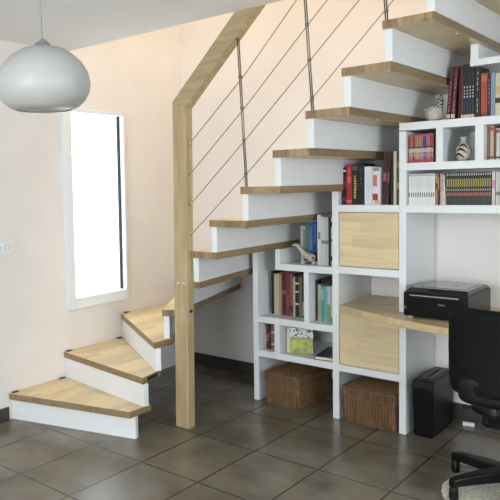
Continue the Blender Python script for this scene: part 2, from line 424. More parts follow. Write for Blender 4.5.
# desk top: wood, curved front edge bulging toward the room
dk = [(pM1 + .001, BK), (pM1 + .001, SY + .001)]
dp = [(-1.82, 3.739), (-1.74, 3.700), (-1.63, 3.640), (-1.503, 3.578), (-1.372, 3.521), (-1.24, 3.478), (-1.11, 3.452), (-.95, 3.442), (-.8, 3.45), (-.6, 3.48), (-.42, 3.54), (-.285, 3.62)]
poly = [(pM1 + .001, 3.74)] + dp[1:] + [(-.285, BK), (pM1 + .001, BK)]
dt = MB().prism([(x + 1.3, y - 3.7) for x, y in poly], -.04, 0).build('desk_top', M_desk, None, bevel=.003, loc=(-1.3, 3.7, .70))
tag(dt, 'wooden desk top with curved front edge running through the bookcase, holding the printer', 'desk')

# ---------------------------------------------------------------- books
M_page = noisy('book_pages', (.70, .66, .55), (.78, .74, .64), (8, 8, 300), .9)
def book(x, wd, y, z, h, col, label, group, tilt=0, bands=(), d=.15, name='book', rough=.45, mark=None, lean_y=0):
    """spine faces the room; x is the left edge of the foot of the spine"""
    c = colmat(col, rough); b = MB(); e = .0018
    t = wd - .0008
    b.box(0, e, 0, d, 0, h, c); b.box(t - e, t, 0, d, 0, h, c); b.box(0, t, -.002, e, 0, h, c)
    for q in bands:
        z0, z1, bc_ = q[:3]; f0, f1 = (q[3], q[4]) if len(q) > 3 else (.0, 1.)
        b.box(t * f0 + .0001, t * f1 - .0001, -.0026, -.0019, h * z0, h * z1, colmat(bc_, rough))
    if mark:           # column of small lettering blocks running up the spine
        z0, z1, mc, n, f0, f1 = mark
        rnd = random.Random(int(x * 1000) + n)
        for i in range(n):
            a = z0 + (z1 - z0) * i / n; bb_ = a + (z1 - z0) / n * rnd.uniform(.45, .8)
            g0 = f0 + rnd.uniform(0, .08); g1 = f1 - rnd.uniform(0, .15)
            b.box(t * g0, t * g1, -.0030, -.0019, h * a, h * bb_, colmat(mc, rough))
    o = b.build(name, None, None)
    tag(o, label, 'book', group)
    MB().box(e, t - e, e, d - .004, .002, h - .003).build('pages', M_page, o)
    o.location = (x, y, z); o.rotation_euler = (lean_y, tilt, 0)
    if tilt < 0: o.location.z += 0; 
    if tilt > 0: o.location.z += t * math.sin(tilt)
    return o
def lin(r, g, b): return tuple(((v / 255) ** 2.2) for v in (r, g, b))
BLK = lin(22, 20, 24); RED = lin(165, 35, 40); WHT = lin(205, 205, 205); CRM = lin(220, 212, 185); MAR = lin(66, 26, 30); DKB = lin(40, 30, 28)

# compartment above the upper wooden door
G = 'books above the upper wooden door'; y = 3.775; z = b4
book(-1.810, .024, y, z, .222, BLK, 'black book with dark red marks, leftmost above the wooden door', G, bands=((.45, .62, lin(110, 30, 40)), (.08, .2, lin(90, 30, 35)), (.88, .93, WHT)))
book(-1.785, .034, y, z, .240, RED, 'bright red hardback book between black books above the wooden door', G, bands=((.05, .12, lin(210, 90, 90)), (.5, .7, lin(190, 50, 55))), mark=(.55, .95, lin(210, 110, 110), 7, .35, .7))
book(-1.750, .034, y, z, .240, BLK, 'black book with yellow lettering up its spine', G, mark=(.16, .74, lin(190, 185, 80), 10, .3, .85), bands=((.84, .95, lin(95, 85, 70)),))
book(-1.715, .040, y, z, .240, BLK, 'wide black book with faint grey lettering, right of the yellow-lettered one', G, mark=(.5, .92, lin(90, 95, 110), 7, .35, .6))
book(-1.674, .043, y, z, .222, lin(215, 220, 228), 'pale grey-white book with plain spine above the wooden door', G, mark=(.2, .7, lin(150, 155, 165), 8, .42, .58))
book(-1.630, .050, y, z, .215, lin(220, 215, 222), 'white book with orange picture patches on its spine', G, bands=((.5, .8, lin(190, 120, 95), .12, .6), (.12, .3, lin(150, 65, 50), .08, .7), (.02, .12, lin(195, 175, 110), .3, .9), (.9, .99, lin(150, 130, 140), .1, .9)))
book(-1.577, .020, y + .01, z, .300, MAR, 'tall maroon book leaning right, left of another maroon one', G, tilt=.045, bands=((.45, .6, lin(150, 90, 90)),))
book(-1.555, .018, y + .01, z, .298, lin(62, 26, 30), 'tall dark maroon book leaning right beside the pale thin one', G, tilt=.045, bands=((.42, .62, lin(120, 70, 72)),))
book(-1.522, .016, y, z, .300, lin(28, 24, 24), 'tall thin black book before the cream spine at the right end', G)
book(-1.505, .016, y, z, .302, CRM, 'tall thin cream book near the right end above the wooden door', G)
book(-1.488, .026, y, z, .300, lin(70, 66, 50), 'tall dark olive book against the right panel above the wooden door', G, bands=((.3, .42, lin(140, 135, 110)), (.7, .8, lin(120, 115, 90))))

# compartment left of the upper door
G = 'books left of the upper wooden door'; z = b3; y = 3.80
book(-2.120, .038, y + .03, z, .240, lin(175, 180, 170), 'pale book behind the animal figurine, left end of its compartment', G, bands=((.2, .9, lin(120, 140, 120), .5, 1),), d=.17)
book(-2.081, .028, y + .02, z, .262, lin(90, 110, 105), 'grey-green book left of the blue ones behind the figurine', G)
book(-2.052, .024, y + .02, z, .264, lin(50, 85, 135), 'blue book with pale marks behind the animal figurine', G, bands=((.35, .9, lin(95, 130, 165), .2, .6),))
book(-2.027, .036, y + .02, z, .268, lin(32, 60, 120), 'deep blue book just left of the white ones', G, bands=((.5, .95, lin(60, 95, 150), .1, .5), (.1, .3, lin(20, 25, 45))))
for i, (x, wd, h) in enumerate(((-1.988, .026, .312), (-1.961, .016, .300), (-1.944, .015, .298), (-1.928, .014, .300))):
    book(x, wd, y, z, h, lin(212 - i * 3, 212 - i * 3, 208), ['wide white book with a small grey emblem, tallest of the white ones', 'white book second in the white set beside the door', 'white book third in the white set beside the door', 'narrow white book left of the black-banded one'][i], 'white books beside the upper door',
         bands=(((.52, .66, lin(135, 135, 140), .2, .8),) if i == 0 else ((.45, .52, lin(130, 130, 130)),)), d=.18)
book(-1.913, .014, y, z, .300, lin(30, 30, 34), 'narrow black book squeezed between white ones beside the door', G)
book(-1.898, .014, y, z, .300, lin(185, 185, 182), 'narrow white book with black squares beside the door panel', G, bands=((.1, .2, BLK), (.5, .55, BLK), (.8, .9, BLK)))
book(-1.883, .020, y, z, .312, lin(26, 26, 30), 'black book tight against the bookcase panel beside the upper door', G)

# second row from the bottom, left
G = 'books in the lower left compartment'; z = b2; y = 3.855
for x, wd, h, c, lb, bd in (
    (-2.352, .020, .288, lin(35, 32, 30), 'black book at the left end of the lower left compartment', ()),
    (-2.331, .038, .272, lin(182, 170, 145), 'wide cream book with brown tint, lower left compartment', ()),
    (-2.292, .018, .270, lin(160, 140, 115), 'thin tan book next to the wide cream one', ()),
    (-2.273, .030, .280, lin(84, 42, 44), 'dark maroon book in the lower left compartment', ((.5, .6, lin(130, 90, 85)),)),
    (-2.242, .026, .278, lin(115, 62, 64), 'dusty red book in the lower left compartment', ((.2, .5, lin(140, 80, 82), .2, .8),)),
    (-2.215, .024, .280, lin(138, 84, 86), 'faded pink book left of the thin cream spine', ((.1, .25, lin(90, 50, 50)),)),
    (-2.190, .014, .262, lin(195, 185, 150), 'thin cream book between pink and green-black ones', ()),
    (-2.175, .026, .266, lin(48, 50, 38), 'green-black book with pale specks in the lower left compartment', ((.3, .34, CRM), (.6, .64, CRM), (.8, .85, CRM))),
    (-2.148, .022, .264, lin(120, 112, 100), 'grey-brown book, lower left compartment', ()),
    (-2.125, .020, .258, lin(42, 40, 40), 'charcoal book with pale foot, right part of lower left compartment', ((.05, .4, lin(150, 140, 120)),)),
    (-2.104, .018, .262, lin(150, 130, 105), 'thin tan book beside the divider, lower left compartment', ())):
    book(x, wd, y, z, h, c, lb, G, bands=bd, d=.17)
G = 'small books right of the divider'; y = 3.82
for x, wd, h, c, lb, bd in (
    (-2.012, .014, .258, lin(34, 30, 34), 'tall dark book beside the divider with a red foot', ((.0, .2, lin(120, 40, 40)),)),
    (-1.997, .020, .232, lin(178, 178, 150), 'pale yellow-green small book, first right of the dark one', ((.1, .6, lin(140, 165, 110), .2, .9),)),
    (-1.976, .022, .224, lin(90, 150, 150), 'teal small book in the right lower compartment', ((.6, .9, lin(130, 180, 180)),)),
    (-1.953, .018, .222, lin(120, 175, 180), 'light turquoise small book in the right lower compartment', ()),
    (-1.934, .022, .226, lin(130, 160, 90), 'green and white small book in the right lower compartment', ((.5, 1, lin(195, 200, 205)),)),
    (-1.911, .018, .230, lin(190, 195, 210), 'white small book left of the blue one', ((.0, .15, lin(120, 150, 80)),)),
    (-1.892, .016, .228, lin(70, 85, 160), 'blue small book in the right lower compartment', ()),
    (-1.875, .013, .225, lin(150, 160, 200), 'thin lilac book against the panel in the right lower compartment', ())):
    book(x, wd, y, z, h, c, lb, G, bands=bd, d=.13)
t = book(-2.0, .03, 3.87, z + .245, .13, lin(28, 24, 26), 'dark book lying on top of the small upright books', G, d=.16)
t.rotation_euler = (0, PI / 2, 0); t.location = (-2.0, 3.87, z + .2615 + .002)

# bottom row
G = 'thin books in the smallest compartment'; z = b1; y = 3.80
for x, wd, h, c, lb, bd in (
    (-2.376, .012, .160, lin(175, 178, 175), 'thin white book at the left end of the smallest compartment', ()),
    (-2.363, .020, .162, lin(95, 60, 55), 'brown-red thin book in the smallest compartment', ((.3, .6, lin(150, 110, 95)),)),
    (-2.342, .018, .160, lin(60, 42, 45), 'dark brown thin book, middle of the smallest compartment', ((.5, .7, lin(120, 80, 75)),)),
    (-2.323, .026, .158, lin(150, 95, 90), 'pinkish book in the smallest compartment with pale bands', ((.2, .26, CRM), (.7, .76, CRM)))):
    book(x, wd, y, z, h, c, lb, G, bands=bd, d=.13)
# leaning comic with yellow-green cover, standing open toward the room
b = MB(); W, H_ = .165, .158
gy = noisy('yellow_green_cover', (.42, .46, .04), (.12, .14, .03), (28, 28, 28), .4, lo=.4, hi=.75)
b.box(0, W, 0, .004, 0, H_ * .62, gy); b.box(0, W, 0, .004, H_ * .62, H_, noisy('cover_top_print', (.62, .63, .60), (.05, .05, .08), (40, 40, 60), .4, lo=.5, hi=.58))
b.box(0, .02, -.0006, 0, 0, H_, colmat(lin(190, 190, 170)))
mg = b.build('comic_book', None, None, loc=(-2.205, 3.79, b1 + .002)); mg.rotation_euler = (-.16, 0, .42)
tag(mg, 'yellow-green comic book standing slightly tilted in the bottom compartment', 'book')
MB().box(.001, W - .001, .004, .009, .001, H_ - .001).build('pages', M_page, mg)
fb = thing('album', 'dark-covered album lying flat at the right of the bottom compartment', 'book', (-1.945, 3.868, b1), .16)
MB().box(-.055, .055, -.105, .115, .003, .016).build('pages', M_page, fb)
b = MB(); b.box(-.057, .057, -.107, .117, .016, .0185, noisy('album_cover', (.015, .03, .028), (.10, .13, .12), (30, 30, 30), .35, lo=.5, hi=.7)); b.box(-.057, .057, -.107, .117, 0, .003, colmat(lin(130, 70, 65))); b.box(-.0585, -.056, -.107, .117, 0, .0185, colmat(lin(130, 70, 65)))
b.build('cover', None, fb)

fb.scale = (1.15, 1.25, 1.2); fb.location = (-1.938, 3.885, b1)
# small paperbacks: one of each kind, then copies
ORD = 'first second third fourth fifth sixth seventh eighth ninth tenth eleventh twelfth thirteenth fourteenth fifteenth sixteenth seventeenth eighteenth nineteenth twentieth'.split()
def row(proto, x, n, step, label):
    proto['label'] = label % ORD[0]
    for i in range(1, n):
        copy_thing(proto, (x + step * i, proto.location.y, proto.location.z), label % ORD[i])
# red comics in the small upper left cell: each its own colours
z = b5; y = 3.762; rr = random.Random(3)
cols = [((175, 80, 80), (60, 40, 45), 'dusty red'), ((200, 150, 140), (185, 90, 80), 'pale pink'), ((70, 55, 60), (180, 60, 60), 'dark grey'), ((185, 110, 105), (150, 60, 60), 'salmon'), ((165, 150, 120), (120, 140, 120), 'tan'),
        ((195, 130, 110), (190, 100, 80), 'peach'), ((190, 100, 100), (175, 140, 80), 'rose'), ((150, 145, 170), (175, 80, 80), 'pale violet'), ((110, 100, 150), (60, 60, 90), 'violet'), ((65, 75, 125), (60, 60, 110), 'blue'),
        ((190, 110, 130), (150, 120, 170), 'pink'), ((200, 120, 115), (190, 90, 85), 'light red'), ((180, 80, 85), (170, 55, 60), 'red'), ((170, 100, 115), (160, 60, 80), 'mauve')]
for i, (c, c2, nm) in enumerate(cols):
    book(-1.416 + i * .0094, .0086, y, z, .155 + rr.uniform(-.003, .003), lin(*c), 'thin %s comic volume, %s from the left in the red-toned row' % (nm, ORD[i]), 'red comics in the upper left cell',
         bands=((.36, .50, lin(205, 195, 170)), (.0, .12, lin(185, 75, 75)), (.60, .9, lin(*c2), .15, .85), (.93, 1, lin(185, 80, 80)), (.52, .57, lin(50, 45, 65)), (.2, .33, lin(200, 170, 160), .3, .8)), d=.11, name='comic_volume')
o = book(-1.284, .015, y + .02, z, .13, lin(38, 38, 48), 'dark book at the right end of the red comic row', 'red comics in the upper left cell', bands=((.3, .5, lin(120, 60, 60)), (.75, .85, lin(150, 50, 60))), d=.11)
# white row
z = b4; y = 3.762
p = book(-1.416, .0108, y, z, .170, lin(232, 232, 228), 'white comic volume with grey lettering band in the white row above the desk', 'white comics above the desk', bands=((.26, .40, lin(95, 95, 100), .1, .6), (.93, .97, lin(165, 165, 165)), (.55, .9, lin(185, 185, 182), .4, .6)), d=.11, name='comic_volume')
row(p, -1.416, 12, .0117, 'white comic volume with grey lettering band, %s from the left in the white row')
book(-1.274, .011, y, z, .168, lin(170, 140, 80), 'tan comic volume right of the white row above the desk', 'mixed comics between the white and black rows', d=.11, bands=((.5, .7, lin(60, 40, 60)),), name='comic_volume')
book(-1.262, .012, y, z, .168, lin(60, 40, 55), 'dark plum comic volume right of the white row above the desk', 'mixed comics between the white and black rows', d=.11, bands=((.5, .9, lin(190, 150, 90), .1, .5),), name='comic_volume')
book(-1.249, .013, y, z, .168, lin(205, 170, 165), 'pale pink comic volume between the white and black rows', 'mixed comics between the white and black rows', d=.11, bands=((.4, .6, lin(200, 120, 110), .3, .8),), name='comic_volume')
book(-1.235, .014, y, z, .160, lin(205, 200, 190), 'cream comic volume leaning at the left of the black row', 'mixed comics between the white and black rows', d=.11, tilt=-.04, name='comic_volume')
p = book(-1.218, .0100, y, z, .172, lin(20, 20, 22), 'black comic volume with yellow spine band in the tight black row', 'black and yellow comics above the desk',
         bands=((.56, .80, lin(170, 155, 60), .2, .75), (.44, .49, lin(170, 165, 150), .2, .8), (.28, .38, lin(185, 95, 70), .15, .8), (.0, .24, lin(45, 55, 50), .3, .8), (.90, .97, lin(190, 180, 175), .25, .8), (.0, .85, lin(150, 145, 120), 0, .1)), d=.11, name='comic_volume')
row(p, -1.218, 20, .0109, 'black comic volume with yellow spine band, %s from the left in the black row')
book(-.998, .016, y, z, .172, lin(205, 190, 190), 'pale pink comic volume, first after the black row', 'pale comics at the right', d=.11, bands=((.5, .75, lin(200, 130, 170)),), name='comic_volume')
p = book(-.980, .013, y, z, .170, lin(195, 190, 185), 'pale comic volume in the row right of the black one', 'pale comics at the right', d=.11, bands=((.3, .4, lin(120, 110, 110)),), name='comic_volume')
row(p, -.980, 8, .0135, 'pale comic volume, %s from the left after the pink one beside the black row')
# right cell of the comic row
z = b5; y = 3.80
for x, wd, h, c, lb in ((-1.030, .012, .172, (130, 95, 80), 'tall brown book, leftmost in the right upper cell'), (-1.017, .016, .176, (185, 165, 140), 'cream book with brown top in the right upper cell'), (-1.000, .010, .170, (110, 60, 55), 'thin red-brown book in the right upper cell'),
                        (-.989, .016, .160, (200, 198, 190), 'white book in the right upper cell at the frame edge'), (-.972, .020, .165, (165, 175, 165), 'pale green-grey book in the right upper cell')):
    book(x, wd, y, z, h, lin(*c), lb, 'books in the right upper cell', d=.13, bands=((.05, .1, lin(70, 55, 50)), (.85, .95, lin(150, 70, 60))))
# top row
G = 'novels on the top board'; z = b6; y = 3.775
book(-1.226, .020, y, z, .275, MAR, 'dark red novel leaning right, first on the top board', G, tilt=.07, bands=((.03, .1, lin(200, 180, 160)), (.8, .95, lin(60, 50, 50))), mark=(.15, .75, lin(150, 80, 75), 8, .3, .8))
book(-1.203, .020, y, z, .275, lin(82, 26, 32), 'dark red novel leaning right, second on the top board', G, tilt=.07, bands=((.03, .1, lin(200, 180, 160)),), mark=(.15, .9, lin(150, 90, 85), 9, .3, .8))
book(-1.170, .018, y + .01, z, .272, BLK, 'black novel leaning behind the dark red pair on the top board', G, tilt=.03)
book(-1.152, .010, y, z, .276, lin(95, 28, 34), 'thin crimson novel left of the black series', G, bands=((.0, .07, lin(205, 190, 155)),))
p = book(-1.1415, .0135, y, z, .280, lin(18, 18, 26), 'black series novel with white lettering on the top board', 'black series novels on the top board', bands=((.0, .07, lin(205, 190, 155)), (.1, .35, lin(50, 62, 90), .3, .6)), mark=(.38, .62, lin(175, 175, 180), 4, .2, .85))
row(p, -1.1415, 4, .0137, 'black series novel with white lettering, %s from the left of the series')
book(-1.0855, .027, y, z, .258, lin(30, 18, 20), 'black novel with a column of pale dots right of the series', G, mark=(.1, .95, lin(170, 160, 160), 8, .38, .62))
book(-1.056, .030, y, z, .222, lin(165, 70, 45), 'orange-red book on the top board', G, bands=((.0, .1, lin(120, 45, 35)), (.8, .95, lin(185, 95, 65))))
book(-1.025, .014, y, z, .222, lin(60, 26, 34), 'plum book between the orange and the blue-grey ones', G, mark=(.3, .9, lin(150, 130, 130), 6, .3, .7))
book(-1.010, .020, y, z, .220, lin(130, 145, 165), 'blue-grey book right of the orange one on the top board', G)
book(-.989, .040, y, z, .215, lin(195, 190, 165), 'wide cream book with a brown band at the right end of the top board', G, bands=((.3, .42, lin(60, 45, 40)), (.5, .7, lin(190, 160, 120), .1, .9)))

# ---------------------------------------------------------------- ornaments
def skinned(name, joints, edges, mt, parent=None, sub_=2):
    me = bpy.data.meshes.new(name); me.from_pydata([j[:3] for j in joints], edges, []); o = bpy.data.objects.new(name, me); C.objects.link(o)
    me.materials.append(mt)
    sk = o.modifiers.new('skin', 'SKIN'); sk.use_smooth_shade = True
    for v, j in zip(me.skin_vertices[0].data, joints): v.radius = (j[3], j[3] if len(j) < 5 else j[4])
    me.skin_vertices[0].data[0].use_root = True
    ss = o.modifiers.new('sub', 'SUBSURF'); ss.levels = sub_; ss.render_levels = sub_
    if parent: o.parent = parent
    return o
M_cer = noisy('speckled_ceramic', (.56, .52, .44), (.36, .32, .26), (60, 60, 60), .35, lo=.4, hi=.75)
# round bird with checked neck
def checker(name, c1, c2, s):
    m = mat(name, c1, .4); N = m.node_tree.nodes; L = m.node_tree.links
    tc = N.new('ShaderNodeTexCoord'); ck = N.new('ShaderNodeTexChecker'); ck.inputs['Scale'].default_value = s
    ck.inputs['Color1'].default_value = (*c1, 1); ck.inputs['Color2'].default_value = (*c2, 1)
    L.new(tc.outputs['Object'], ck.inputs[0]); L.new(ck.outputs[0], N['Principled BSDF'].inputs['Base Color']); return m
t = thing('ceramic_bird', 'round speckled ceramic bird ornament with checked upright tail on the top board', 'ornament', (-1.296, 3.80, b6))
MB().lathe([(.001, 0), (.020, .001), (.033, .014), (.038, .036), (.033, .058), (.019, .072), (.001, .077)], n=28).build('body', M_cer, t, smooth=True)
skinned('tail', [(.010, 0, .045, .016), (.022, 0, .072, .020), (.027, 0, .105, .015), (.020, 0, .135, .006)], [(0, 1), (1, 2), (2, 3)], checker('checked_glaze', (.015, .015, .015), (.42, .41, .38), 110), t)
skinned('head', [(-.020, -.004, .050, .014), (-.032, -.006, .060, .010), (-.044, -.008, .058, .003)], [(0, 1), (1, 2)], M_cer, t)
t.scale = (1.2, 1.2, 1.12)
# bottle vase
t = thing('bottle_vase', 'small round cream vase with brown stripes in the middle upper cell', 'vase', (-1.153, 3.80, b5))
MB().lathe([(.001, .001), (.022, 0), (.036, .014), (.041, .034), (.036, .056), (.020, .072), (.014, .082), (.015, .092), (.021, .098), (.019, .101), (.010, .100), (.010, .08)], n=32).build('body', M_cer, t, smooth=True)
b = MB()
for k_, z_ in ((0, .02), (1, .04), (2, .058)):
    pts = []
    for q in range(9):
        a = -PI / 2 - .9 + q * .16 + k_ * .25; zz = z_ + .010 * math.sin(q * .5)
        rr_ = .0415 * math.sqrt(max(.05, 1 - ((zz - .034) / .05) ** 2)) + .0005
        pts.append((rr_ * math.cos(a), rr_ * math.sin(a), zz))
    b.tube(pts, [.001, .003, .004, .0045, .0045, .004, .003, .002, .001], 8)
b.build('stripes', colmat(lin(45, 30, 24)), t, smooth=True)
t.scale = (.98, .98, 1.26); t.location.x += .008
# seated animal figurine beside the blue books
t = thing('animal_figurine', 'pale long-necked animal figurine with dark ears in front of blue books', 'figurine', (-2.03, 3.79, b3))
skinned('body', [(.025, 0, .036, .030), (-.005, 0, .042, .026), (-.035, 0, .060, .018), (-.062, 0, .088, .012), (-.082, 0, .112, .010), (-.095, -.002, .113, .011), (-.115, -.003, .102, .006)],
        [(0, 1), (1, 2), (2, 3), (3, 4), (4, 5), (5, 6)], M_cer, t)
for sx, sy in ((.035, -.02), (.035, .02), (-.03, -.012), (-.03, .012)):
    skinned('leg', [(sx, sy, .03, .011), (sx - .004, sy - .003, .012, .008), (sx - .018, sy - .004, .006, .006)], [(0, 1), (1, 2)], M_cer, t)
for sy in (-.008, .008):
    skinned('ear', [(-.086, sy, .118, .004), (-.080, sy * 1.6, .134, .005), (-.077, sy * 1.8, .141, .002)], [(0, 1), (1, 2)], colmat(lin(30, 26, 26)), t)
for x_, y_, z_ in ((.045, -.022, .03), (.03, -.029, .045), (-.02, -.025, .03), (-.112, -.007, .103)):
    MB().pad((x_, y_, z_), (.008, .004, .006), .9, .9, 12).build('dark_spot', colmat(lin(40, 32, 30)), t, smooth=True)

t.scale = (1.12, 1.25, 1.08)
# ---------------------------------------------------------------- wicker baskets
def wicker(name, c1, c2):
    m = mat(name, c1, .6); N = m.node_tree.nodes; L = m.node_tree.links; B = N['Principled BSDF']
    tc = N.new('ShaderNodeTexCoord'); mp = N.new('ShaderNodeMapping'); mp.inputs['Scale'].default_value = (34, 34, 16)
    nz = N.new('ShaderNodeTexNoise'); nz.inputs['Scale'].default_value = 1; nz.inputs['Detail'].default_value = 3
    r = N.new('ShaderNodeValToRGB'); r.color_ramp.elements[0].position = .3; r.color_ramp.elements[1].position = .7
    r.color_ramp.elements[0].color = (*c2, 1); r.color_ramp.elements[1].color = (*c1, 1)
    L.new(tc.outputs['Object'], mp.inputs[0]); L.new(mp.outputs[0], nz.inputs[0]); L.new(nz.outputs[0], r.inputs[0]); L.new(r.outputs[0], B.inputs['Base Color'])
    return m
def woven_shell(x0, x1, y0, y1, z0, z1, pitch, amp, rad=.012):
    """closed rounded box whose sides bulge in upright reeds"""
    pts = []
    def seg(ax, ay, bx, by, nx, ny):
        Ls = math.hypot(bx - ax, by - ay); n = max(2, int(Ls / pitch)) * 6
        for i in range(n):
            t = i / n; a = amp * abs(math.sin(PI * t * n / 6))
            pts.append((ax + (bx - ax) * t + nx * a, ay + (by - ay) * t + ny * a))
    seg(x0, y0, x1, y0, 0, -1); seg(x1, y0, x1, y1, 1, 0); seg(x1, y1, x0, y1, 0, 1); seg(x0, y1, x0, y0, -1, 0)
    n = len(pts); cx, cy = (x0 + x1) / 2, (y0 + y1) / 2; vs = []; fs = []
    rows = 14
    for j in range(rows + 1):
        z = z0 + (z1 - z0) * j / rows
        for i, (px, py) in enumerate(pts):
            w_ = 1 + .006 * math.sin(j * PI + (i // 6) * PI)
            if j in (0, rows): w_ = .985
            vs.append((cx + (px - cx) * w_, cy + (py - cy) * w_, z))
    for j in range(rows):
        for i in range(n): fs.append((j * n + i, j * n + (i + 1) % n, (j + 1) * n + (i + 1) % n, (j + 1) * n + i))
    fs += [tuple(range(n - 1, -1, -1)), tuple(rows * n + i for i in range(n))]
    return MB().add(vs, fs)
def basket(name, label, x0, x1, y0, y1, h, hl, c1, c2, rz=0):
    cx, cy = (x0 + x1) / 2, (y0 + y1) / 2; hx, hy = (x1 - x0) / 2, (y1 - y0) / 2
    t = thing(name, label, 'basket', (cx, cy, .001), rz); m = wicker(name + '_reed', c1, c2)
    woven_shell(-hx + .006, hx - .006, -hy + .006, hy - .006, 0, hl, .018, .0065).build('body', m, t, smooth=False)
    woven_shell(-hx, hx, -hy, hy, hl + .002, h - .008, .018, .0065).build('lid', m, t, smooth=False)
    b = MB()
    for z in (hl + .006, h - .008): b.tube([(-hx, -hy - .002, z), (hx, -hy - .002, z), (hx + .002, hy, z), (-hx, hy, z), (-hx - .002, -hy, z)], .007, 8)
    b.box(-hx + .002, hx - .002, -hy + .002, hy - .002, h - .012, h - .003)
    for i in range(11): b.tube([(-hx + .01, -hy + .02 + i * (2 * hy - .04) / 10, h - .003), (hx - .01, -hy + .02 + i * (2 * hy - .04) / 10, h - .003)], .005, 6)
    b.build('lid_rim', m, t, smooth=False)
    return t
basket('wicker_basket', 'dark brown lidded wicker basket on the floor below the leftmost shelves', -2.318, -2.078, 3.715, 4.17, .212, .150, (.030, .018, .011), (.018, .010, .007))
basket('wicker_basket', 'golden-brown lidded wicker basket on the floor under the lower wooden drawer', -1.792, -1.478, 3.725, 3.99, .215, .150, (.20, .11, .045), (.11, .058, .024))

# ---------------------------------------------------------------- printer
t = thing('printer', 'black multifunction inkjet printer with silver strip on the desk', 'printer', (-1.222, 3.795, .70), 0)
PWx, PWy = .162, .200
body = MB().prism([(-PWx, -PWy), (PWx, -PWy), (PWx, PWy), (-PWx, PWy)], .010, .142).build('body', mat('printer_black', (.004, .004, .005), .3, spec=.25), t, bevel=.010, seg=3)
b = MB(); l0, l1 = .142, .160
b.add([(-PWx + .004, -PWy + .012, l0), (PWx - .004, -PWy + .012, l0), (PWx - .004, PWy - .004, l0), (-PWx + .004, PWy - .004, l0),
       (-PWx + .022, -PWy + .050, l1), (PWx - .016, -PWy + .050, l1), (PWx - .016, PWy - .03, l1), (-PWx + .022, PWy - .03, l1)],
      [(0, 3, 2, 1), (4, 5, 6, 7), (0, 1, 5, 4), (1, 2, 6, 5), (2, 3, 7, 6), (3, 0, 4, 7)])
b.build('scanner_lid', mat('glossy_black', (.006, .006, .008), .14, spec=.35, coat=.15), t, bevel=.004, seg=3)
MB().box(-PWx + .06, PWx - .04, -PWy + .09, PWy - .08, .1602, .1612).build('lid_panel', mat('lid_grey_gloss', (.05, .05, .052), .14, coat=.3), t, bevel=.0005)
MB().box(-.02, .05, -.01, .03, .1612, .1622).build('lid_badge', mat('badge_grey', (.30, .30, .31), .3), t)
MB().box(-PWx + .035, PWx - .045, -PWy - .0015, -PWy + .001, .122, .127).build('silver_strip', M_steel, t)
MB().box(-PWx + .02, PWx - .02, -PWy - .001, -PWy + .006, .02, .112).build('paper_tray', mat('tray_black', (.005, .005, .006), .2, spec=.3), t, bevel=.003)
for sx in (-1, 1):
    for sy in (-1, 1): MB().lathe([(.013, 0), (.013, .012)], (sx * (PWx - .03), sy * (PWy - .03), 0), 14, cap0=True, cap1=True).build('foot', M_dark if sx > 0 else mat('clear_foot', (.6, .6, .6), .3), t)
for dz in (.088, .080): MB().box(-PWx + .006, -PWx + .016, -PWy - .0015, -PWy + .001, dz - .03, dz - .025).build('button', mat('button_grey', (.3, .3, .32), .4), t)
cu_ = bpy.data.curves.new('logo', 'FONT'); cu_.body = 'Canon'; cu_.size = .0125; cu_.extrude = .0006; cu_.align_x = 'CENTER'
tmp = bpy.data.objects.new('logo', cu_); C.objects.link(tmp)
dg = bpy.context.evaluated_depsgraph_get(); me = bpy.data.meshes.new_from_object(tmp.evaluated_get(dg)); bpy.data.objects.remove(tmp)
lg = bpy.data.objects.new('logo_lettering', me); C.objects.link(lg); lg.parent = t; lg.location = (.035, -PWy - .0015, .082); lg.rotation_euler = (PI / 2, 0, 0)
me.materials.clear(); me.materials.append(mat('logo_silver', (.42, .42, .44), .4))

# ---------------------------------------------------------------- waste bin
t = thing('waste_bin', 'tall black plastic waste bin with slotted lid standing under the desk', 'bin', (-1.338, 3.93, 0))
def taper(bx, by, tx, ty, z0, z1):
    return MB().add([(-bx, -by, z0), (bx, -by, z0), (bx, by, z0), (-bx, by, z0), (-tx, -ty, z1), (tx, -ty, z1), (tx, ty, z1), (-tx, ty, z1)], [(0, 3, 2, 1), (4, 5, 6, 7), (0, 1, 5, 4), (1, 2, 6, 5), (2, 3, 7, 6), (3, 0, 4, 7)])
taper(.050, .165, .058, .178, .0, .275).build('body', mat('bin_black', (.005, .0055, .007), .4, spec=.15), t, bevel=.008)
taper(.062, .184, .055, .168, .270, .325).build('lid', mat('bin_lid', (.007, .007, .008), .36, spec=.18), t, bevel=.012, seg=3)
b = MB(); b.box(-.028, .028, -.12, .12, .3245, .328)
b.build('slot_frame', mat('slot_grey', (.05, .05, .055), .3), t, bevel=.002)
b = MB(); b.box(-.010, .010, -.10, .10, .3275, .329); b.build('slot', M_dark, t)

# small white power strip with a cable on the floor behind the bin
t = thing('power_strip', 'small white power strip lying on the floor near the wall behind the chair', 'power strip', (-1.215, 4.11, 0), .25); t.scale = (.6, .7, .7)
MB().box(-.035, .07, -.018, .018, 0, .028).build('casing', M_frame, t, bevel=.006)
MB().tube([(-.034, 0, .012), (-.10, .01, .006), (-.13, .05, .006), (-.12, .08, .006)], .004, 8).build('cord', M_black, t, smooth=True)

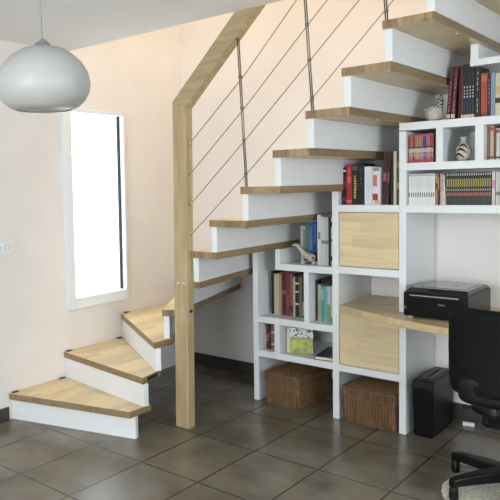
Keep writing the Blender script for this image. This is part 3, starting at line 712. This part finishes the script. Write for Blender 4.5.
# ---------------------------------------------------------------- rug and office chair
rug = MB(); n = 72; vs = []; fs = []; rg = random.Random(5)
RC = (-.70, 3.27); RR = .355
for j, (rf, zf) in enumerate(((0.001, .012), (.3, .012), (.6, .0125), (.85, .012), (.95, .011), (1.0, .006), (1.0, .001))):
    for k_ in range(n):
        a = 2 * PI * k_ / n; q = rf * RR * (1 + (.012 * rg.uniform(-1, 1) if rf > .9 else 0)); vs.append((q * math.cos(a), q * math.sin(a), zf))
for j in range(6):
    for k_ in range(n): fs.append((j * n + k_, j * n + (k_ + 1) % n, (j + 1) * n + (k_ + 1) % n, (j + 1) * n + k_))
rug.add(vs, fs)
ro_ = rug.build('round_rug', noisy('speckled_rug', (.74, .71, .60), (.50, .46, .38), (70, 70, 70), .95, detail=5, bump=.6, lo=.4, hi=.62), None, loc=(*RC, 0))
tag(ro_, 'round pale speckled rug on the tiles beneath the office chair', 'rug')

CX_, CY_ = -.790, 3.29
t = thing('office_chair', 'black swivel office chair with padded back on a five-star base', 'chair', (CX_, CY_, .012), 0)
M_ch = mat('chair_plastic', (.004, .004, .005), .4, spec=.3)
bk = MB(); nx_, nz_ = 30, 24; vs = []; fs = []
def back_pt(i, j, side):
    u = -1 + 2 * i / nx_; v = -1 + 2 * j / nz_
    # rounded rectangle outline
    hw = .210; hh = .190
    uu, vv = u, v
    p = 8.0
    s_ = (abs(uu) ** p + abs(vv) ** p) ** (1 / p); mx = max(abs(uu), abs(vv)); f_ = (mx / s_) if s_ > 0 else 1
    x = uu * f_ * hw * (1 - .05 * max(0, -v)); z = vv * f_ * hh
    edge = max(0, 1 - s_ * .999 if False else 1 - mx ** 6)
    th = .036 * edge ** .5
    groove = .003 * (1 if (-.75 < v < -.05 and int((v + .75) * 10) % 2 == 0) else 0)
    y = .05 * u * u - .02 * v * v
    return (x, y + side * (th - (groove if side < 0 else 0)), z)
for side in (-1, 1):
    for j in range(nz_ + 1):
        for i in range(nx_ + 1): vs.append(back_pt(i, j, side))
N1 = (nx_ + 1) * (nz_ + 1)
for j in range(nz_):
    for i in range(nx_):
        a = j * (nx_ + 1) + i
        fs.append((a, a + 1, a + nx_ + 2, a + nx_ + 1)); fs.append((N1 + a + nx_ + 1, N1 + a + nx_ + 2, N1 + a + 1, N1 + a))
bk.add(vs, fs)
bko = bk.build('backrest', M_blackfab, t, smooth=True, loc=(.005, -.235, .680)); bko.rotation_euler = (-.06, 0, 0)
# moulded rear shell of the back
b = MB(); b.pad((0, -.258, .52), (.14, .022, .06), .5, .4, 28); b.build('back_shell', M_ch, t, smooth=True)
b = MB(); b.pad((.02, .02, .470), (.190, .215, .045), .55, .4, 44); b.build('seat', M_blackfab, t, smooth=True)
b = MB(); b.pad((.02, .0, .415), (.155, .18, .040), .6, .45, 36); b.build('seat_shell', M_ch, t, smooth=True)
b = MB(); b.tube([(0, -.25, .52), (0, -.255, .45), (0, -.23, .40), (0, -.15, .385), (0, -.02, .39)], [.03, .034, .034, .032, .03], 12); b.build('back_bracket', M_ch, t, smooth=True)
b = MB(); b.box(-.085, .085, -.13, .09, .325, .40); b.build('tilt_mechanism', M_ch, t, bevel=.018, seg=3)
MB().tube([(-.07, 0, .375), (-.16, -.02, .375), (-.19, -.03, .365)], [.007, .007, .012], 8).build('lever', M_ch, t, smooth=True)
MB().tube([(0, 0, .10), (0, 0, .22)], .032, 20).build('column_cover', M_ch, t, smooth=True)
MB().tube([(0, 0, .20), (0, 0, .36)], .017, 16).build('gas_column', M_ch, t, smooth=True)
MB().lathe([(.001, .115), (.045, .112), (.055, .095), (.05, .07), (.001, .068)], n=28).build('hub', M_ch, t, smooth=True)
for a in (160, 232, 304, 16, 88):
    a = math.radians(a); dx, dy = math.cos(a), math.sin(a); r_ = .275
    b = MB(); px, py = -dy, dx
    vs = []
    for rr_, hw, zt, zb in ((.03, .030, .122, .070), (.15, .027, .116, .070), (r_ - .02, .023, .104, .066), (r_ + .014, .019, .094, .058)):
        for s_, z_ in ((-1, zb), (1, zb), (1, zt), (-1, zt)): vs.append((dx * rr_ + px * hw * s_, dy * rr_ + py * hw * s_, z_))
    fs = [(3, 2, 1, 0), (12, 13, 14, 15)]
    for j in range(3):
        for q in range(4): fs.append((j * 4 + q, j * 4 + (q + 1) % 4, (j + 1) * 4 + (q + 1) % 4, (j + 1) * 4 + q))
    lg_ = b.add(vs, fs).build('base_leg', M_ch, t, bevel=.006)
    MB().lathe([(.017, .0), (.02, .01), (.019, .05), (.012, .07)], (dx * r_, dy * r_, 0), 16, cap0=True, cap1=True).build('glide', M_ch, lg_, smooth=True)

# ---------------------------------------------------------------- pendant lamp
t = thing('pendant_lamp', 'frosted glass globe pendant lamp hanging on a thin cord from the ceiling', 'lamp', (-1.812, 1.5, ZC))
zc = 1.815 - ZC
prof = [(.018, .112), (.035, .110), (.072, .101), (.106, .082), (.136, .054), (.156, .020), (.1635, -.016), (.159, -.048), (.145, -.074), (.124, -.094), (.104, -.105), (.098, -.1055)]
inner = [(r - .004, z - (.003 if z > 0 else -.001)) for r, z in prof[::-1]]
MB().lathe([(r, z + zc) for r, z in prof + inner], n=64).build('lamp_shade', M_frost, t, smooth=True)
MB().lathe([(.0965, -.1015), (.06, -.106), (.001, -.108), (.001, -.104), (.06, -.102), (.0965, -.099)], (0, 0, zc), 48).build('diffuser', M_frost, t, smooth=True)
MB().lathe([(.004, .138), (.008, .136), (.028, .118), (.030, .113), (.030, .108)], (0, 0, zc), 28).build('shade_cap', mat('satin_metal', (.35, .36, .38), .4, .8), t, smooth=True)
MB().lathe([(.016, .108), (.016, .06), (.001, .058)], (0, 0, zc), 18).build('bulb_holder', M_frame, t, smooth=True)
MB().lathe([(.012, .062), (.020, .045), (.029, .015), (.027, -.005), (.015, -.022), (.001, -.026)], (0, 0, zc), 24).build('bulb', mat('opal_bulb', (.8, .8, .78), .3), t, smooth=True)
MB().tube([(-.012, 0, -.02), (-.012, 0, -.08), (-.004, 0, -.30), (0, 0, zc + .135)], .0028, 8).build('cord', mat('grey_cord', (.30, .29, .27), .6), t, smooth=True)
MB().lathe([(.05, -.001), (.048, -.015), (.02, -.025), (.001, -.026)], (-.012, 0, 0), 24).build('ceiling_rose', M_frame, t, smooth=True)
